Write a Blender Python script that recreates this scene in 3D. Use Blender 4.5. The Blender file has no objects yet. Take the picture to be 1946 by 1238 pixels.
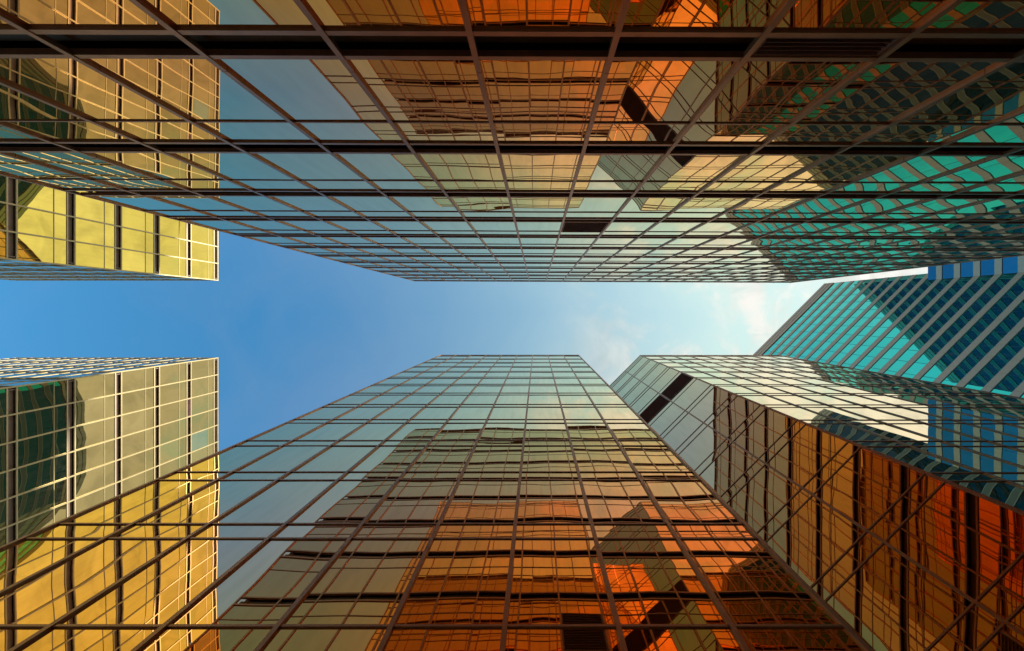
import bpy, math, random
from mathutils import Vector, Matrix

random.seed(12)
C = bpy.context.scene.collection
sc = bpy.context.scene

# ------------------------------------------------------------------ camera
# World: X runs to the right of the picture, Y runs down the picture, Z is up.
# Plan units "u": 1 u = 1/15 m.  The camera stands on the pavement looking straight up.
S = 1.0 / 15.0
H = 60.0                    # eye level to roof of the amber towers
EYE = 1.6
cam_d = bpy.data.cameras.new('camera')
cam = bpy.data.objects.new('camera', cam_d)
C.objects.link(cam)
cam.location = (0, 0, EYE)
cam.rotation_euler = (math.pi, 0, 0)
cam_d.sensor_width = 36.0
cam_d.lens = 36.0 * 900.0 / 1946.0
cam_d.shift_x = -47.4 / 1946.0
cam_d.shift_y = -24.4 / 1946.0
cam_d.clip_start = 0.05
cam_d.clip_end = 20000
sc.camera = cam

# ------------------------------------------------------------------ light
SUN = Vector((1.2, -0.40, 1.04)).normalized()
sun_d = bpy.data.lights.new('sun', 'SUN')
sun_d.energy = 4.5
sun_d.angle = math.radians(0.5)
sun_d.color = (1.0, 0.92, 0.78)
sun = bpy.data.objects.new('sun', sun_d)
sun.rotation_euler = SUN.to_track_quat('Z', 'Y').to_euler()
sun.location = SUN * 300
C.objects.link(sun)

world = bpy.data.worlds.new('World')
sc.world = world
world.use_nodes = True
nt = world.node_tree
nt.nodes.clear()
def N(tree, t, **kw):
    n = tree.nodes.new(t)
    for k, v in kw.items():
        setattr(n, k, v)
    return n
def math_node(tree, op, a, b=None, c=None, clamp=False):
    n = N(tree, 'ShaderNodeMath', operation=op, use_clamp=clamp)
    for i, v in enumerate((a, b, c)):
        if v is None:
            continue
        if isinstance(v, (int, float)):
            n.inputs[i].default_value = v
        else:
            tree.links.new(v, n.inputs[i])
    return n.outputs[0]
def maprange(tree, v, a, b, c, d, smooth=True):
    n = N(tree, 'ShaderNodeMapRange')
    if smooth:
        n.interpolation_type = 'SMOOTHSTEP'
    tree.links.new(v, n.inputs[0])
    for i, x in enumerate((a, b, c, d)):
        n.inputs[i + 1].default_value = x
    return n.outputs[0]
L = nt.links.new
out = N(nt, 'ShaderNodeOutputWorld')
bg = N(nt, 'ShaderNodeBackground')
bg.inputs['Strength'].default_value = 0.15
L(bg.outputs[0], out.inputs[0])
sky = N(nt, 'ShaderNodeTexSky', sky_type='NISHITA')
sky.sun_disc = False
sky.sun_elevation = math.asin(SUN.z)
sky.sun_rotation = math.atan2(SUN.x, SUN.y)
sky.altitude = 10
sky.air_density = 0.85
sky.dust_density = 0.2
sky.ozone_density = 1.6
tc = N(nt, 'ShaderNodeTexCoord')
sx = N(nt, 'ShaderNodeSeparateXYZ')
L(tc.outputs['Generated'], sx.inputs[0])
# thin high cloud that thickens towards the east, broken into soft puffs
zc = math_node(nt, 'MAXIMUM', sx.outputs[2], 0.12)
px = math_node(nt, 'DIVIDE', sx.outputs[0], zc)
py = math_node(nt, 'DIVIDE', sx.outputs[1], zc)
cp = N(nt, 'ShaderNodeCombineXYZ')
L(px, cp.inputs[0]); L(py, cp.inputs[1])
def cloud_noise(scale, detail, rough, off, dist=0.0):
    mp = N(nt, 'ShaderNodeMapping')
    mp.inputs['Location'].default_value = off
    L(cp.outputs[0], mp.inputs[0])
    n = N(nt, 'ShaderNodeTexNoise')
    n.inputs['Scale'].default_value = scale
    n.inputs['Detail'].default_value = detail
    n.inputs['Roughness'].default_value = rough
    n.inputs['Distortion'].default_value = dist
    L(mp.outputs[0], n.inputs[0])
    return n.outputs[0]
n1 = cloud_noise(4.2, 9, 0.58, (1.3, 4.7, 0.0), 0.5)
n2 = cloud_noise(13.0, 8, 0.62, (7.1, 2.2, 0.0), 0.6)
ysouth = math_node(nt, 'MULTIPLY', math_node(nt, 'MAXIMUM', sx.outputs[1], 0.0), 0.22)
ynorth = math_node(nt, 'MULTIPLY', math_node(nt, 'MINIMUM', sx.outputs[1], 0.0), -0.62)
ax = math_node(nt, 'ADD', math_node(nt, 'MULTIPLY', sx.outputs[0], 0.87), math_node(nt, 'ADD', ysouth, ynorth))
veil = math_node(nt, 'MULTIPLY', math_node(nt, 'POWER', maprange(nt, ax, -0.52, 0.33, 0.0, 1.0, False), 1.4), 0.95)
veil = math_node(nt, 'ADD', veil, math_node(nt, 'MULTIPLY', math_node(nt, 'SUBTRACT', n1, 0.5), 0.22), clamp=True)
east = maprange(nt, ax, 0.0, 0.30, 0.0, 1.0)
puff = math_node(nt, 'ADD', math_node(nt, 'MULTIPLY', n1, 0.7), math_node(nt, 'MULTIPLY', n2, 0.3))
puff = math_node(nt, 'ADD', puff, maprange(nt, ax, 0.38, 0.66, 0.0, 0.18, False))
puff = math_node(nt, 'MULTIPLY', maprange(nt, puff, 0.44, 0.60, 0.0, 1.0), east)
mix = N(nt, 'ShaderNodeMix', data_type='RGBA')
L(veil, mix.inputs[0])
skym = N(nt, 'ShaderNodeMix', data_type='RGBA', blend_type='MULTIPLY')
skym.inputs[0].default_value = 1.0
L(sky.outputs[0], skym.inputs[6])
skym.inputs[7].default_value = (0.55, 1.42, 1.52, 1)
L(skym.outputs[2], mix.inputs[6])
# cloud is brighter towards the sun (forward scattering)
dt = N(nt, 'ShaderNodeVectorMath', operation='DOT_PRODUCT')
L(tc.outputs['Generated'], dt.inputs[0])
dt.inputs[1].default_value = SUN
glow = math_node(nt, 'MAXIMUM', dt.outputs['Value'], 0.0)
glow = math_node(nt, 'ADD', math_node(nt, 'MULTIPLY', math_node(nt, 'MULTIPLY', glow, glow), 0.52), 0.50)
def tinted(c):
    m = N(nt, 'ShaderNodeMix', data_type='RGBA', blend_type='MULTIPLY')
    m.inputs[0].default_value = 1.0
    m.inputs[6].default_value = (*c, 1)
    L(glow, m.inputs[7])
    return m.outputs[2]
hue = N(nt, 'ShaderNodeMix', data_type='RGBA')      # haze turns mauve-grey away from the sun
L(maprange(nt, dt.outputs['Value'], 0.05, 0.55, 0.0, 1.0), hue.inputs[0])
L(tinted((4.9, 4.3, 4.8)), hue.inputs[6])
L(tinted((3.95, 5.2, 4.85)), hue.inputs[7])
L(hue.outputs[2], mix.inputs[7])
mix2 = N(nt, 'ShaderNodeMix', data_type='RGBA')
L(puff, mix2.inputs[0])
L(mix.outputs[2], mix2.inputs[6])
shade = N(nt, 'ShaderNodeMix', data_type='RGBA', blend_type='MULTIPLY')
shade.inputs[0].default_value = 1.0
L(tinted((5.05, 4.95, 4.6)), shade.inputs[6])
L(maprange(nt, n2, 0.30, 0.62, 0.80, 1.06), shade.inputs[7])
L(shade.outputs[2], mix2.inputs[7])
L(mix2.outputs[2], bg.inputs['Color'])

sc.render.engine = 'CYCLES'
sc.cycles.max_bounces = 14
sc.cycles.glossy_bounces = 12
sc.cycles.diffuse_bounces = 3
sc.cycles.transmission_bounces = 2
sc.cycles.sample_clamp_indirect = 3.0
sc.cycles.blur_glossy = 0.3
sc.cycles.use_denoising = True
sc.view_settings.view_transform = 'Standard'
sc.view_settings.look = 'None'
sc.view_settings.exposure = 0.42
sc.view_settings.gamma = 1.0

# ------------------------------------------------------------------ materials
def material(name):
    m = bpy.data.materials.new(name)
    m.use_nodes = True
    return m, m.node_tree, m.node_tree.nodes['Principled BSDF']
def noise(tree, scale, detail=4, rough=0.55, coord='Object'):
    t = N(tree, 'ShaderNodeTexCoord')
    n = N(tree, 'ShaderNodeTexNoise')
    n.inputs['Scale'].default_value = scale
    n.inputs['Detail'].default_value = detail
    n.inputs['Roughness'].default_value = rough
    tree.links.new(t.outputs[coord], n.inputs[0])
    return n.outputs[0]
def ramp(tree, v, c0, c1, p0=0.3, p1=0.7):
    r = N(tree, 'ShaderNodeValToRGB')
    r.color_ramp.elements[0].position = p0
    r.color_ramp.elements[1].position = p1
    r.color_ramp.elements[0].color = (*c0, 1)
    r.color_ramp.elements[1].color = (*c1, 1)
    tree.links.new(v, r.inputs[0])
    return r.outputs[0]

def mirror_glass(name, c0, c1, rough=0.004, curve=None, spec=(1, 1, 1, 1)):
    m, t, b = material(name)
    oi = N(t, 'ShaderNodeObjectInfo')
    col = ramp(t, oi.outputs['Random'], c0, c1, 0.0, 1.0)
    if curve:
        # interference coating: the tint pales from deep amber to straw as the angle gets shallower
        lw = N(t, 'ShaderNodeLayerWeight')
        lw.inputs['Blend'].default_value = 0.5
        r = N(t, 'ShaderNodeValToRGB')
        el = r.color_ramp.elements
        while len(el) < len(curve):
            el.new(0.5)
        for e, (p, c) in zip(el, curve):
            e.position = p; e.color = (*c, 1)
        t.links.new(lw.outputs['Facing'], r.inputs[0])
        mx = N(t, 'ShaderNodeMix', data_type='RGBA', blend_type='MULTIPLY')
        mx.inputs[0].default_value = 1.0
        t.links.new(r.outputs[0], mx.inputs[6])
        t.links.new(col, mx.inputs[7])
        col = mx.outputs[2]
    t.links.new(col, b.inputs['Base Color'])
    b.inputs['Metallic'].default_value = 1.0
    b.inputs['Roughness'].default_value = rough
    b.inputs['Specular Tint'].default_value = spec
    # a thin film of dust with rain streaks
    tcx = N(t, 'ShaderNodeTexCoord')
    ad = N(t, 'ShaderNodeVectorMath', operation='MULTIPLY_ADD')
    t.links.new(tcx.outputs['Object'], ad.inputs[0])
    ad.inputs[1].default_value = (9.0, 1.0, 1.1)
    cb = N(t, 'ShaderNodeCombineXYZ')
    sc_ = math_node(t, 'MULTIPLY', oi.outputs['Random'], 57.0)
    t.links.new(sc_, cb.inputs[0]); t.links.new(sc_, cb.inputs[2])
    t.links.new(cb.outputs[0], ad.inputs[2])
    nz = N(t, 'ShaderNodeTexNoise')
    nz.inputs['Scale'].default_value = 1.0
    nz.inputs['Detail'].default_value = 5
    t.links.new(ad.outputs[0], nz.inputs[0])
    df = N(t, 'ShaderNodeBsdfDiffuse')
    df.inputs[0].default_value = (0.30, 0.25, 0.20, 1)
    ms = N(t, 'ShaderNodeMixShader')
    t.links.new(maprange(t, nz.outputs[0], 0.35, 0.75, 0.0, 0.09), ms.inputs[0])
    t.links.new(b.outputs[0], ms.inputs[1]); t.links.new(df.outputs[0], ms.inputs[2])
    t.links.new(ms.outputs[0], t.nodes['Material Output'].inputs[0])
    return m
def solid(name, c0, c1, scale, rough=0.5, metallic=0.0, bump=0.0):
    m, t, b = material(name)
    n = noise(t, scale)
    t.links.new(ramp(t, n, c0, c1), b.inputs['Base Color'])
    b.inputs['Roughness'].default_value = rough
    b.inputs['Metallic'].default_value = metallic
    if bump:
        bp = N(t, 'ShaderNodeBump')
        bp.inputs['Strength'].default_value = bump
        bp.inputs['Distance'].default_value = 0.01
        t.links.new(n, bp.inputs['Height'])
        t.links.new(bp.outputs[0], b.inputs['Normal'])
    return m

M = {}
M['gold'] = mirror_glass('amber_mirror_glass', (0.955, 0.95, 0.93), (1.0, 1.0, 1.0), curve=[
    (0.30, (0.99, 0.55, 0.20)), (0.50, (0.98, 0.575, 0.25)), (0.62, (0.94, 0.57, 0.36)), (0.75, (0.92, 0.70, 0.39)), (0.92, (0.92, 0.86, 0.50))], spec=(1.0, 0.98, 0.90, 1))
M['yellow'] = mirror_glass('yellow_mirror_glass', (0.73, 0.575, 0.10), (0.84, 0.665, 0.13))
M['teal'] = mirror_glass('teal_mirror_glass', (0.02, 0.62, 0.59), (0.035, 0.68, 0.66))
M['tan'] = mirror_glass('tan_mirror_glass', (0.41, 0.32, 0.12), (0.52, 0.41, 0.165))
M['pale'] = mirror_glass('pale_sky_tint_glass', (0.36, 0.42, 0.27), (0.37, 0.43, 0.28))  # greenish sky reflection of one off-angle pane, put into the tint
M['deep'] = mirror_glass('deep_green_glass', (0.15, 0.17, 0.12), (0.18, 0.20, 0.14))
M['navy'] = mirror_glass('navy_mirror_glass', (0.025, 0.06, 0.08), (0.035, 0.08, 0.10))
M['blue'] = mirror_glass('blue_mirror_glass', (0.06, 0.26, 0.35), (0.07, 0.30, 0.40))
M['bronze'] = solid('bronze_anodised_metal', (0.46, 0.23, 0.125), (0.58, 0.30, 0.17), 3.0, 0.38, 0.6)
M['sunlit_bronze'] = solid('sunlit_bronze_metal', (0.52, 0.43, 0.21), (0.62, 0.52, 0.27), 3.0, 0.45, 0.2)  # left towers' bronze framing with the sunlight put into its colour
M['recess'] = solid('brown_metal_panel', (0.17, 0.105, 0.08), (0.23, 0.15, 0.11), 1.5, 0.55, 0.2)
M['mauve'] = solid('taupe_metal_panel', (0.22, 0.16, 0.13), (0.29, 0.21, 0.17), 1.5, 0.55, 0.1)
M['louvre'] = solid('dark_louvre_metal', (0.30, 0.185, 0.17), (0.38, 0.24, 0.22), 2.0, 0.6, 0.1)
M['core'] = solid('dark_core', (0.02, 0.018, 0.016), (0.03, 0.026, 0.022), 0.5, 0.8)
M['granite'] = solid('pink_granite', (0.47, 0.285, 0.185), (0.58, 0.365, 0.25), 9.0, 0.6, 0.0, 0.15)
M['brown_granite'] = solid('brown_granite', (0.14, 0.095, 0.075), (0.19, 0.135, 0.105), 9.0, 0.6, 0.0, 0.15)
M['granite_edge'] = solid('pale_granite_trim', (0.44, 0.35, 0.27), (0.54, 0.44, 0.35), 6.0, 0.6)
M['dark_joint'] = solid('dark_joint_metal', (0.03, 0.035, 0.04), (0.05, 0.055, 0.06), 3.0, 0.5)
M['roofing'] = solid('grey_roofing', (0.22, 0.21, 0.2), (0.3, 0.29, 0.27), 0.8, 0.9)
M['paving'] = solid('stone_paving', (0.20, 0.18, 0.16), (0.32, 0.29, 0.26), 0.9, 0.8, 0.0, 0.2)
M['asphalt'] = solid('asphalt', (0.04, 0.04, 0.042), (0.06, 0.06, 0.06), 4.0, 0.9, 0.0, 0.2)

# ------------------------------------------------------------------ mesh helpers
class MB:
    def __init__(self):
        self.v = []; self.f = []; self.smooth = False
    def box(self, F, a0, a1, b0, b1, z0, z1):
        """box in a facade frame F = (origin, tangent, normal)"""
        o, t, n = F
        i = len(self.v)
        for z in (z0, z1):
            for a, b in ((a0, b0), (a1, b0), (a1, b1), (a0, b1)):
                p = o + t * a + n * b
                self.v.append((p.x, p.y, z))
        fs = [(3, 2, 1, 0), (4, 5, 6, 7), (0, 1, 5, 4), (1, 2, 6, 5), (2, 3, 7, 6), (3, 0, 4, 7)]
        if (t.x * n.y - t.y * n.x) < 0:
            fs = [tuple(reversed(q)) for q in fs]
        self.f += [tuple(i + k for k in q) for q in fs]
    def prism(self, poly, z0, z1):
        i = len(self.v); n = len(poly)
        area = sum(poly[k][0] * poly[(k + 1) % n][1] - poly[(k + 1) % n][0] * poly[k][1] for k in range(n))
        if area < 0:
            poly = poly[::-1]
        self.v += [(x, y, z0) for x, y in poly] + [(x, y, z1) for x, y in poly]
        self.f.append(tuple(range(i + n - 1, i - 1, -1)))
        self.f.append(tuple(range(i + n, i + 2 * n)))
        for k in range(n):
            k2 = (k + 1) % n
            self.f.append((i + k, i + k2, i + n + k2, i + n + k))
    def build(self, name, mat, parent=None):
        off = parent.location if parent else Vector((0, 0, 0))
        me = bpy.data.meshes.new(name)
        me.from_pydata([(x - off.x, y - off.y, z - off.z) for x, y, z in self.v], [], self.f)
        me.materials.append(mat)
        if self.smooth:
            me.polygons.foreach_set('use_smooth', [True] * len(me.polygons))
        o = bpy.data.objects.new(name, me)
        C.objects.link(o)
        if parent:
            o.parent = parent
        return o

def thing(name, label, cat, loc, group=None):
    o = bpy.data.objects.new(name, None)
    C.objects.link(o)
    o.location = loc
    o.empty_display_size = 2
    o['label'] = label; o['category'] = cat
    if group:
        o['group'] = group
    return o

# glass sheets: a unit sheet (along X and Z) that bows and ripples by a few millimetres along Y
NG = 5
def sheet_variant(rng, amp):
    c = [rng.gauss(0, 1) for _ in range(8)]
    bow = abs(rng.gauss(0.8, 0.25)) * rng.choice((1, 1, 1, -1))
    vs = []
    for j in range(NG + 1):
        for i in range(NG + 1):
            x = i / NG; z = j / NG
            X = 2 * x - 1; Z = 2 * z - 1
            d = bow * (1 - X * X) * (1 - Z * Z) * 1.1
            d += 0.35 * c[0] * math.sin(math.pi * (1.5 * x + c[4])) * (0.4 + z)
            d += 0.30 * c[1] * math.sin(math.pi * (2.0 * z + c[5]))
            d += 0.25 * c[2] * X * Z + 0.20 * c[3] * math.sin(math.pi * (2.2 * x + 1.3 * z + c[6]))
            vs.append((x, d * amp, z))
    fs = []
    for j in range(NG):
        for i in range(NG):
            k = j * (NG + 1) + i
            fs.append((k, k + 1, k + NG + 2, k + NG + 1))
    return vs, fs
SHEETS = {}
def sheets(kind, amp, count):
    rng = random.Random(kind + 'x')
    res = []
    for q in range(count):
        vs, fs = sheet_variant(rng, amp)
        res.append((vs, fs))
    SHEETS[kind] = res
sheets('gold', 0.0024, 24)
sheets('teal', 0.0007, 10)
MESH_CACHE = {}
def sheet_mesh(kind, q, mat):
    key = (kind, q, mat.name)
    if key not in MESH_CACHE:
        vs, fs = SHEETS[kind][q]
        me = bpy.data.meshes.new('glass_pane')
        me.from_pydata(vs, [], fs)
        me.polygons.foreach_set('use_smooth', [True] * len(me.polygons))
        me.materials.append(mat)
        MESH_CACHE[key] = me
    return MESH_CACHE[key]

def to_px(p):
    d = max(p[2] - EYE, 0.3)
    return 1020.4 + 900 * p[0] / d, 594.6 + 900 * p[1] / d
def shown_area(F, a0, a1, z0, z1):
    """how large a facade piece shows in the photograph's frame (pixels)"""
    o, t, n = F
    m = o + t * ((a0 + a1) / 2)
    if n.dot(Vector((0, 0)) - m) <= 0:
        return 0.0
    pts = []
    for a, z in ((a0, z0), (a1, z0), (a1, z1), (a0, z1)):
        p = o + t * a
        x, y = to_px((p.x, p.y, z))
        pts.append((min(max(x, 0), 1946), min(max(y, 0), 1238)))
    s = 0
    for k in range(4):
        x0, y0 = pts[k]; x1, y1 = pts[(k + 1) % 4]
        s += x0 * y1 - x1 * y0
    return abs(s) / 2

class Building:
    def __init__(self, name, label, cat, base, group=None):
        self.root = thing(name, label, cat, Vector((base[0], base[1], 0)), group)
        self.pieces = {}        # (part name) -> list of records
    def part(self, name, mb, mat):
        return mb.build(name, M[mat], self.root)
    def pane(self, F, a0, a1, z0, z1, kind='gold', mat='gold', b=0.0, tilt=0.0020, name='glass_pane', rest='glazing', hidden=False, fixed=None):
        area = 0.0 if hidden else shown_area(F, a0, a1, z0, z1)
        q = random.randrange(len(SHEETS[kind]))
        ta, tz = (max(-1.8, min(1.8, random.gauss(0, 1))) * tilt for _ in range(2))
        if fixed:
            ta, tz = fixed
        o, t, n = F
        x = o + t * a0 + n * b
        sgn = 1.0 if (t.x * n.y - t.y * n.x) > 0 else -1.0
        T = Vector((t.x, t.y, 0)); Nn = Vector((n.x, n.y, 0)); Z = Vector((0, 0, 1))
        # columns: local X along the wall, local Y outwards, local Z up (tilted slightly)
        cx = (T + Nn * ta).normalized() * (a1 - a0)
        cz = (Z + Nn * tz).normalized() * (z1 - z0)
        Nn = Nn * min(1.0, min(a1 - a0, z1 - z0) / 1.9) ** 1.9     # small sheets bow less
        m = Matrix(((cx.x, Nn.x, cz.x, x.x), (cx.y, Nn.y, cz.y, x.y), (cx.z, Nn.z, cz.z, z0), (0, 0, 0, 1)))
        self.pieces.setdefault((name, rest), []).append((area, m, kind, q, mat))
    def finish(self, limit=300):
        off = Matrix.Translation(-self.root.location)
        for (name, rest), recs in self.pieces.items():
            recs.sort(key=lambda r: -r[0])
            for area, m, kind, q, mat in recs[:limit]:
                if area < 4:
                    break
                o = bpy.data.objects.new(name, sheet_mesh(kind, q, M[mat]))
                C.objects.link(o)
                o.parent = self.root
                o.matrix_basis = off @ m
            k = min(limit, len(recs))
            while k > 0 and recs[k - 1][0] < 4:
                k -= 1
            left = recs[k:]
            if left:
                mb = MB(); mb.smooth = True
                for area, m, kind, q, mat in left:
                    vs, fs = SHEETS[kind][q]
                    i = len(mb.v)
                    mb.v += [tuple(m @ Vector(v)) for v in vs]
                    mb.f += [tuple(i + e for e in f) for f in fs]
                o = mb.build(rest, M[left[0][4]], self.root)
                o['kind'] = 'stuff'

def frame(p0, p1, out):
    a = Vector(p0) * S; b = Vector(p1) * S
    t = (b - a); ln = t.length; t.normalize()
    n = Vector((t.y, -t.x))
    if n.dot(Vector(out)) < 0:
        n = -n
    return (a, t, n), ln

def core_of(B, poly, z1, inset=0.30, roof=True):
    """dark body behind the glass"""
    n = len(poly)
    area = sum(poly[k][0] * poly[(k + 1) % n][1] - poly[(k + 1) % n][0] * poly[k][1] for k in range(n))
    if area < 0:
        poly = poly[::-1]
    P = [Vector(p) * S for p in poly]
    res = []
    for k in range(n):
        a, b, c = P[k - 1], P[k], P[(k + 1) % n]
        d0 = (b - a).normalized(); d1 = (c - b).normalized()
        n0 = Vector((-d0.y, d0.x)); n1 = Vector((-d1.y, d1.x))
        bis = (n0 + n1)
        bis = bis / max(bis.dot(n0), 0.2)
        res.append(tuple(b + bis * inset))
    mb = MB(); mb.prism(res, 0.0, z1 - 0.35)
    B.part('core_wall', mb, 'core')
    mb = MB(); mb.prism(res, z1 - 0.35, z1 - 0.10)
    B.part('roof', mb, 'roofing')

def mullion(B, F, a, z0, z1, mat, seams, w=0.088, proud=0.05):
    mb = MB()
    zs = [z0] + sorted(s for s in seams if z0 + 0.3 < s < z1 - 0.3) + [z1]
    for k in range(len(zs) - 1):
        mb.box(F, a - w / 2, a + w / 2, -0.03, proud, zs[k] + 0.006, zs[k + 1] - 0.006)
    B.part('mullion', mb, mat)

def bar(B, F, ln, z0, z1, b0, b1, mat, name='transom', e=0.0):
    mb = MB(); mb.box(F, e, ln - e, b0, b1, z0, z1)
    return B.part(name, mb, mat)

def louvre(B, F, a0, a1, z0, z1, b=0.0, n=None):
    n = n or max(4, int((z1 - z0) / 0.19))
    w = 0.045
    mb = MB()
    mb.box(F, a0, a1, b - 0.10, b - 0.06, z0, z1)
    mb.box(F, a0, a0 + w, b - 0.06, b + 0.05, z0, z1)
    mb.box(F, a1 - w, a1, b - 0.06, b + 0.05, z0, z1)
    mb.box(F, a0 + w, a1 - w, b - 0.06, b + 0.05, z0, z0 + w)
    mb.box(F, a0 + w, a1 - w, b - 0.06, b + 0.05, z1 - w, z1)
    lo = B.part('louvre', mb, 'louvre')
    zz0, zz1 = z0 + w + 0.01, z1 - w - 0.01
    step = (zz1 - zz0) / n
    o, t, nn = F
    me = None
    for k in range(n):
        z = zz0 + k * step
        if me is None:
            sb = MB()
            i0 = len(sb.v)
            # sloping blade: its outer edge hangs lower than its inner edge
            for (bb, za) in ((b - 0.058, 0.62), (b + 0.035, 0.18), (b + 0.035, 0.30), (b - 0.058, 0.74)):
                for a in (a0 + w + 0.002, a1 - w - 0.002):
                    p = o + t * a + nn * bb
                    sb.v.append((p.x, p.y, z + za * step))
            sb.f = [(0, 1, 3, 2), (2, 3, 5, 4), (4, 5, 7, 6), (6, 7, 1, 0), (0, 2, 4, 6), (1, 7, 5, 3)]
            s0 = sb.build('slat', M['louvre'])
            me = s0.data; base = z
        else:
            s0 = bpy.data.objects.new('slat', me)
            C.objects.link(s0)
        s0.parent = lo
        s0.location = Vector((0, 0, z - base)) - B.root.location

def banded_facade(B, p0, p1, out, aa, roof, Ts, metal, recess, thin=2.5, hidden=False, louvres=(), dark=(), special=None, tilt=0.0020, mat='gold', fin=None):
    """wall of tall panes with a recessed metal band under each floor level in Ts (metres, descending)"""
    F, ln = frame(p0, p1, out)
    BH = 0.75
    for a in aa:
        mullion(B, F, a, 0.0, roof, metal, [t + 0.35 for t in Ts], *(fin or ((0.11, 0.07) if metal == 'sunlit_bronze' else (0.09, 0.055))))
    tops = [roof - 0.02] + [t - BH for t in Ts]
    for k, T in enumerate(Ts):
        if T < roof - 0.4:
            bar(B, F, ln, T - 0.11, T, -0.06, 0.04, metal)
        bar(B, F, ln, T - BH, T - BH + 0.11, -0.06, 0.04, metal)
        bar(B, F, ln, T - BH + 0.112, T - 0.112 if T < roof - 0.4 else roof - 0.1, -0.24, -0.17, recess, 'spandrel_panel')
    bar(B, F, ln, roof - 0.10, roof + 0.02, -0.30, 0.035, metal, 'coping')
    lv = [(T, (tops[k] if T < roof - 0.4 else None)) for k, T in enumerate(Ts)] + [(0.0, tops[-1])]
    for k, (z0, z1) in enumerate(lv):
        if z1 is None or z1 - z0 < 0.5:
            continue
        zt = z0 + thin
        cut = zt < z1 - 0.4
        if cut:
            bar(B, F, ln, zt - 0.025, zt + 0.025, -0.03, 0.025, metal)
        for i in range(len(aa) - 1):
            a0, a1 = aa[i], aa[i + 1]
            if (i, k) in louvres:
                louvre(B, F, a0 + 0.06, a1 - 0.06, z0, zt)
            else:
                fx = special.get((i, k)) if special else None
                B.pane(F, a0, a1, z0, zt if cut else z1, hidden=hidden, tilt=tilt, mat=fx or mat)
            if cut:
                B.pane(F, a0, a1, zt, z1, hidden=hidden, tilt=tilt, mat=mat)
    for i, k in dark:
        T = Ts[k]
        louvre(B, F, aa[i] + 0.06, aa[i + 1] - 0.06, T - BH + 0.115, T - 0.115, b=-0.03, n=4)
    return F, ln

def paired_facade(B, p0, p1, out, aa, roof, Us, metal, hidden=False, louvres=(), gap=0.78, tilt=0.0020):
    """wall of panes with two slim bars at every floor level in Us (metres, descending)"""
    F, ln = frame(p0, p1, out)
    for a in aa:
        mullion(B, F, a, 0.0, roof, metal, [u - gap - 0.5 for u in Us])
    for U in Us:
        for z in (U, U - gap):
            bar(B, F, ln, z - 0.03, z + 0.03, -0.03, 0.028, metal)
    bar(B, F, ln, roof - 0.09, roof + 0.02, -0.30, 0.035, metal, 'coping')
    top = roof - 0.02
    for k, U in enumerate(list(Us) + [0.0]):
        for i in range(len(aa) - 1):
            if (i, k) in louvres:
                louvre(B, F, aa[i] + 0.06, aa[i + 1] - 0.06, U + 0.045, top - 0.045)
            elif top - U > 0.3:
                B.pane(F, aa[i], aa[i + 1], U, top, hidden=hidden, tilt=tilt)
            if U > gap:
                B.pane(F, aa[i], aa[i + 1], U - gap, U, hidden=hidden, tilt=tilt)
        top = U - gap
    return F, ln

# ------------------------------------------------------------------ ground
mb = MB(); mb.v = [(-4000, -4000, 0), (4000, -4000, 0), (4000, 4000, 0), (-4000, 4000, 0)]; mb.f = [(0, 1, 2, 3)]
g = mb.build('ground', M['paving']); g['kind'] = 'structure'
mb = MB(); mb.v = [(-34.5, -400, 0.004), (-19, -400, 0.004), (-19, 400, 0.004), (-34.5, 400, 0.004)]; mb.f = [(0, 1, 2, 3)]
g = mb.build('road', M['asphalt']); g['kind'] = 'structure'

def z_of(h):
    return EYE + h * H

# ------------------------------------------------------------------ tower along the top of the picture
A = Building('office_tower', 'amber mirror glass tower spanning the top of the photo, dark recessed floor bands', 'tower', (8.3, -12))
A0, A1 = (-230.7, -60.1), (481.0, -57.2)
A_DEPTH = 150
n_a = 23
La = (Vector(A1) - Vector(A0)).length * S
bay_a = [La * k / n_a for k in range(n_a + 1)]
ROOF = z_of(1.0)
A_T = [z_of(0.997 - 0.0729 * k) for k in range(14)]
banded_facade(A, A0, A1, (0, 1), bay_a, ROOF, A_T, 'bronze', 'recess', 2.48,
              louvres={(8, 9)}, dark={(9, 12)})
A_poly = [A0, A1, (A1[0], A1[1] - A_DEPTH), (A0[0] + A_DEPTH, A0[1] - A_DEPTH)]
core_of(A, A_poly, ROOF)
for (p, q, o) in ((A0, A_poly[3], (-1, -1)), (A1, A_poly[2], (1, 0))):
    p = Vector(p).lerp(Vector(q), 0.02)
    l = (Vector(p) - Vector(q)).length * S
    banded_facade(A, p, q, o, [l * k / 8 for k in range(9)], ROOF, A_T, 'bronze', 'recess', 2.48, hidden=True)
A.finish()

# ------------------------------------------------------------------ notched tower along the bottom
B = Building('office_tower', 'amber mirror glass tower at the bottom with a diagonal notch and slim paired bars', 'tower', (9.0, 14))
BX0, BX1, BY = -182.6, 78.9, 80.6
CX0, CX1, CY = 196.3, 457.8, 81.0
bw = 29.06
NY = CY + (CX0 - BX1)       # the notch's inner corner
B_U = [z_of(0.1350 + 0.0654 * k) for k in range(13, -3, -1)]
paired_facade(B, (BX0, BY), (BX1, BY), (0, -1), [bw * S * k for k in range(10)], ROOF, B_U, 'bronze')
L1 = math.hypot(CX0 - BX1, NY - CY) * S
paired_facade(B, (CX0, CY), (BX1, NY), (-1, -1), [L1 * k / 4 for k in range(5)], ROOF, B_U, 'bronze',
              louvres={(0, 5), (1, 5), (2, 5), (3, 5)})
paired_facade(B, (CX0, CY), (CX1, CY), (0, -1), [bw * S * k for k in range(10)], ROOF, B_U, 'bronze')
L2 = (NY - BY) * S
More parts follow.
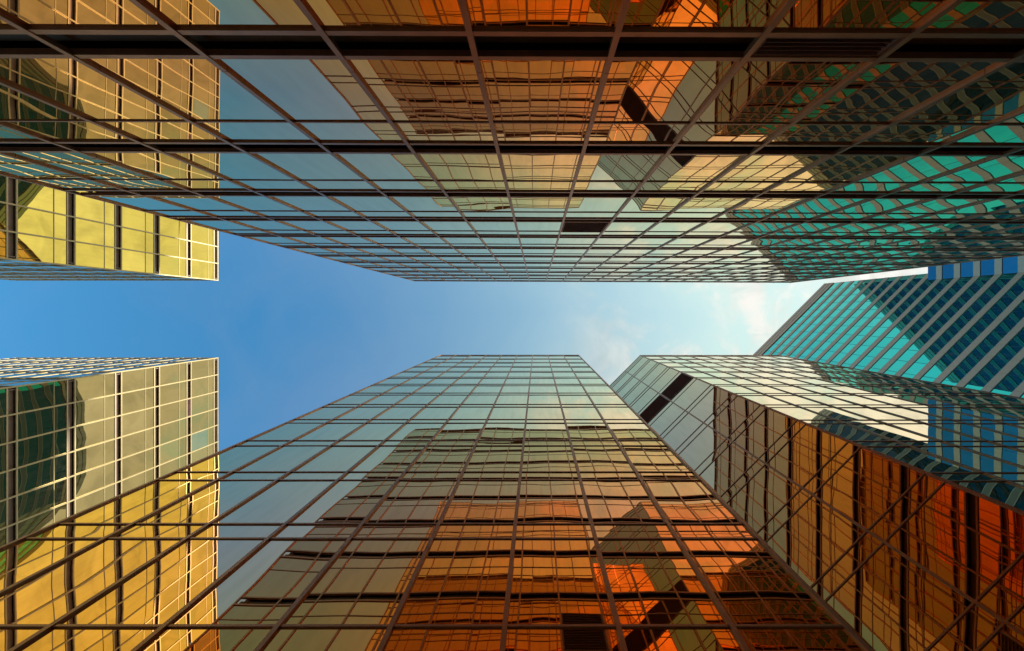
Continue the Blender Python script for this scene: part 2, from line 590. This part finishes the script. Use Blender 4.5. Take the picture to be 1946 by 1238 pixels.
paired_facade(B, (BX1, BY), (BX1, NY), (1, 0), [L2 * k / 4 for k in range(5)], ROOF, B_U, 'bronze', hidden=True)
SY = 420
for p, q, o in (((BX0, BY), (BX0 + 200, BY + 200), (-1, 1)), ((CX1, CY), (CX1, SY), (1, 0))):
    p = Vector(p).lerp(Vector(q), 0.02)
    l = (Vector(q) - Vector(p)).length * S
    paired_facade(B, p, q, o, [l * k / 11 for k in range(12)], ROOF, B_U, 'bronze', hidden=True)
core_of(B, [(BX0, BY), (BX1, BY), (BX1, NY), (CX0, CY), (CX1, CY), (CX1, SY), (BX0 + 200, SY), (BX0 + 200, BY + 200)], ROOF)
B.finish()

# ------------------------------------------------------------------ the two towers at the left
RT = z_of(0.937)
T_T = [RT - 0.05 - 0.0] + [EYE + 0.937 * H * (1.0 - 0.0772 * k) for k in range(1, 13)]
bay_t = 29.8 * S
TLX, TLY = -568.0, -57.6
TLb = Building('office_tower', 'bright yellow glass tower at upper left with pale mullions', 'tower', (-46, -14), 'yellow corner towers')
banded_facade(TLb, (TLX, TLY), (TLX, TLY - 29.8 * 11), (1, 0), [bay_t * k for k in range(12)], RT, T_T, 'sunlit_bronze', 'mauve', 2.6, mat='yellow', tilt=0.0010)
banded_facade(TLb, (TLX, TLY), (TLX - 29.8 * 12, TLY), (0, 1), [bay_t * k for k in range(13)], RT, T_T, 'sunlit_bronze', 'mauve', 2.6, mat='yellow', fin=(0.10, 0.03))
core_of(TLb, [(TLX, TLY), (TLX, TLY - 29.8 * 11), (TLX - 29.8 * 12, TLY - 29.8 * 11), (TLX - 29.8 * 12, TLY)], RT)
TLb.finish()
BLY = 80.4
BLb = Building('office_tower', 'tan glass tower at lower left with pale mullions reflecting a dark banded building', 'tower', (-46, 17), 'yellow corner towers')
banded_facade(BLb, (TLX, BLY), (TLX, BLY + 29.8 * 11), (1, 0), [bay_t * k for k in range(12)], RT, T_T, 'sunlit_bronze', 'mauve', 2.6, mat='tan',
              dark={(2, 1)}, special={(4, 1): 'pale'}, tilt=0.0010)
banded_facade(BLb, (TLX, BLY), (TLX - 29.8 * 12, BLY), (0, -1), [bay_t * k for k in range(13)], RT, T_T, 'sunlit_bronze', 'mauve', 2.6, mat='tan', fin=(0.10, 0.03))
core_of(BLb, [(TLX, BLY), (TLX, BLY + 29.8 * 11), (TLX - 29.8 * 12, BLY + 29.8 * 11), (TLX - 29.8 * 12, BLY)], RT)
BLb.finish()

# ------------------------------------------------------------------ teal tower at the right
HD = 132.0
D = Building('office_tower', 'teal glass tower at right with diagonal bands of pink granite', 'tower', (85, -12))
def striped_facade(p0, p1, out, npan, frac_top, hidden=False, parapet=True, mat='teal', rest='glazing'):
    F, ln = frame(p0, p1, out)
    top = EYE + HD * frac_top
    w = ln / npan
    if parapet:
        for q, (z0, z1, b1, pmat) in enumerate(((top - 1.2, top, 0.20, 'granite'), (top - 1.5, top - 1.202, 0.05, 'dark_joint'),
                                               (top - 2.7, top - 1.502, 0.20, 'granite'), (top - 3.0, top - 2.702, 0.05, 'dark_joint'),
                                               (top - 4.2, top - 3.002, 0.20, 'granite'))):
            bar(D, F, ln, z0, z1, -0.2, b1, pmat, 'parapet_course')
    ztop = top - (4.2 if parapet else 0.0)
    k = 0
    zc = EYE + HD * 0.9413
    bands = []
    while zc - 0.03 * HD * k > 1.5:
        bands.append(zc - 0.03 * HD * k); k += 1
    for c in bands:
        if c > ztop - 0.3:
            continue
        z0, z1 = c - 0.635, c + 0.635
        # glass strip above this band
        up = min(ztop, c + 0.03 * HD - 0.635)
        for i in range(npan):
            D.pane(F, w * i, w * (i + 1), z1, up, 'teal', mat, hidden=hidden, tilt=0.0011, rest=rest)
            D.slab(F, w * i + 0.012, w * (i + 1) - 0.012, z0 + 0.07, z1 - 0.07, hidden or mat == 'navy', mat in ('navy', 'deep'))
        bar(D, F, ln, z0, z0 + 0.068, -0.1, 0.11, 'granite_edge', 'sill')
        bar(D, F, ln, z1 - 0.068, z1, -0.1, 0.11, 'granite_edge', 'sill')
        bar(D, F, ln, z0 + 0.07, z1 - 0.07, -0.15, 0.05, 'dark_joint', 'joint_backing')
    for i in range(npan + 1):
        mb = MB(); mb.box(F, w * i - 0.02, w * i + 0.02, -0.05, 0.03, 2.0, ztop)
        D.part('mullion', mb, 'dark_joint')
# granite panels: one unit slab shared by all
slab_me = bpy.data.meshes.new('granite_panel')
_c = [(x, y, z) for z in (0, 1) for x, y in ((0, 0), (1, 0), (1, 1), (0, 1))]
slab_me.from_pydata(_c, [], [(3, 2, 1, 0), (4, 5, 6, 7), (0, 1, 5, 4), (1, 2, 6, 5), (2, 3, 7, 6), (3, 0, 4, 7)])
slab_me.materials.append(M['granite'])
D.slabs = []
def add_slab(F, a0, a1, z0, z1, hidden, far):
    area = 0 if hidden else shown_area(F, a0, a1, z0, z1)
    D.slabs.append((area, F, a0, a1, z0, z1, random.uniform(0.096, 0.104), far))
D.slab = add_slab
DC = (1203.0, -120.0)
DS = (793.0, 290.0)
FN = (1203.0, -243.0)
FS = (793.0, -653.0)
striped_facade(DC, DS, (-1, -1), 15, 1.0)
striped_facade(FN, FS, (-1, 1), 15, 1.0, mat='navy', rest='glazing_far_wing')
striped_facade((1180.0, -98.0), (1180.0, -265.0), (-1, 0), 4, 0.722, parapet=False, mat='blue', rest='glazing_link')
WEST = [DS, (765.0, 370.0), (754.0, 525.0), (765.0, 680.0), (793.0, 760.0)]
for p, q in zip(WEST, WEST[1:]):
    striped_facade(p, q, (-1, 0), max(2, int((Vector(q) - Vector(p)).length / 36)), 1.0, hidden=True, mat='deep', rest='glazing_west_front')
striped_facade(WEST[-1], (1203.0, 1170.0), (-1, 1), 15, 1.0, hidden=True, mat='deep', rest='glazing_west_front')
striped_facade(FS, (1093.0, -953.0), (-1, -1), 11, 1.0, hidden=True)
core_of(D, [DC] + WEST + [(1203, 1170), (1503, 870), (1503, 180)], EYE + HD, 0.25)
core_of(D, [FN, FS, (1093, -953), (1503, -543)], EYE + HD, 0.25)
core_of(D, [(1180, -98), (1180, -265), (1236, -265), (1236, -98)], EYE + HD * 0.722, 0.25)
D.finish()
D.slabs.sort(key=lambda r: -r[0])
rest = MB()
far_rest = MB()
for k, (area, F, a0, a1, z0, z1, b1, far) in enumerate(D.slabs):
    if k < 300 and area >= 4:
        o = bpy.data.objects.new('granite_panel', slab_me)
        C.objects.link(o); o.parent = D.root
        og, t, n = F
        x = og + t * a0 + n * 0.05
        cx = t * (a1 - a0); ny = n * (b1 - 0.05)
        m = Matrix(((cx.x, ny.x, 0, x.x), (cx.y, ny.y, 0, x.y), (0, 0, z1 - z0, z0), (0, 0, 0, 1)))
        o.matrix_basis = Matrix.Translation(-D.root.location) @ m
    else:
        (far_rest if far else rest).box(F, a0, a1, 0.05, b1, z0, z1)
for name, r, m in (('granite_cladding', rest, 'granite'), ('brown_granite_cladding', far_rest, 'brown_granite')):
    o = r.build(name, M[m], D.root)
    o['kind'] = 'stuff'
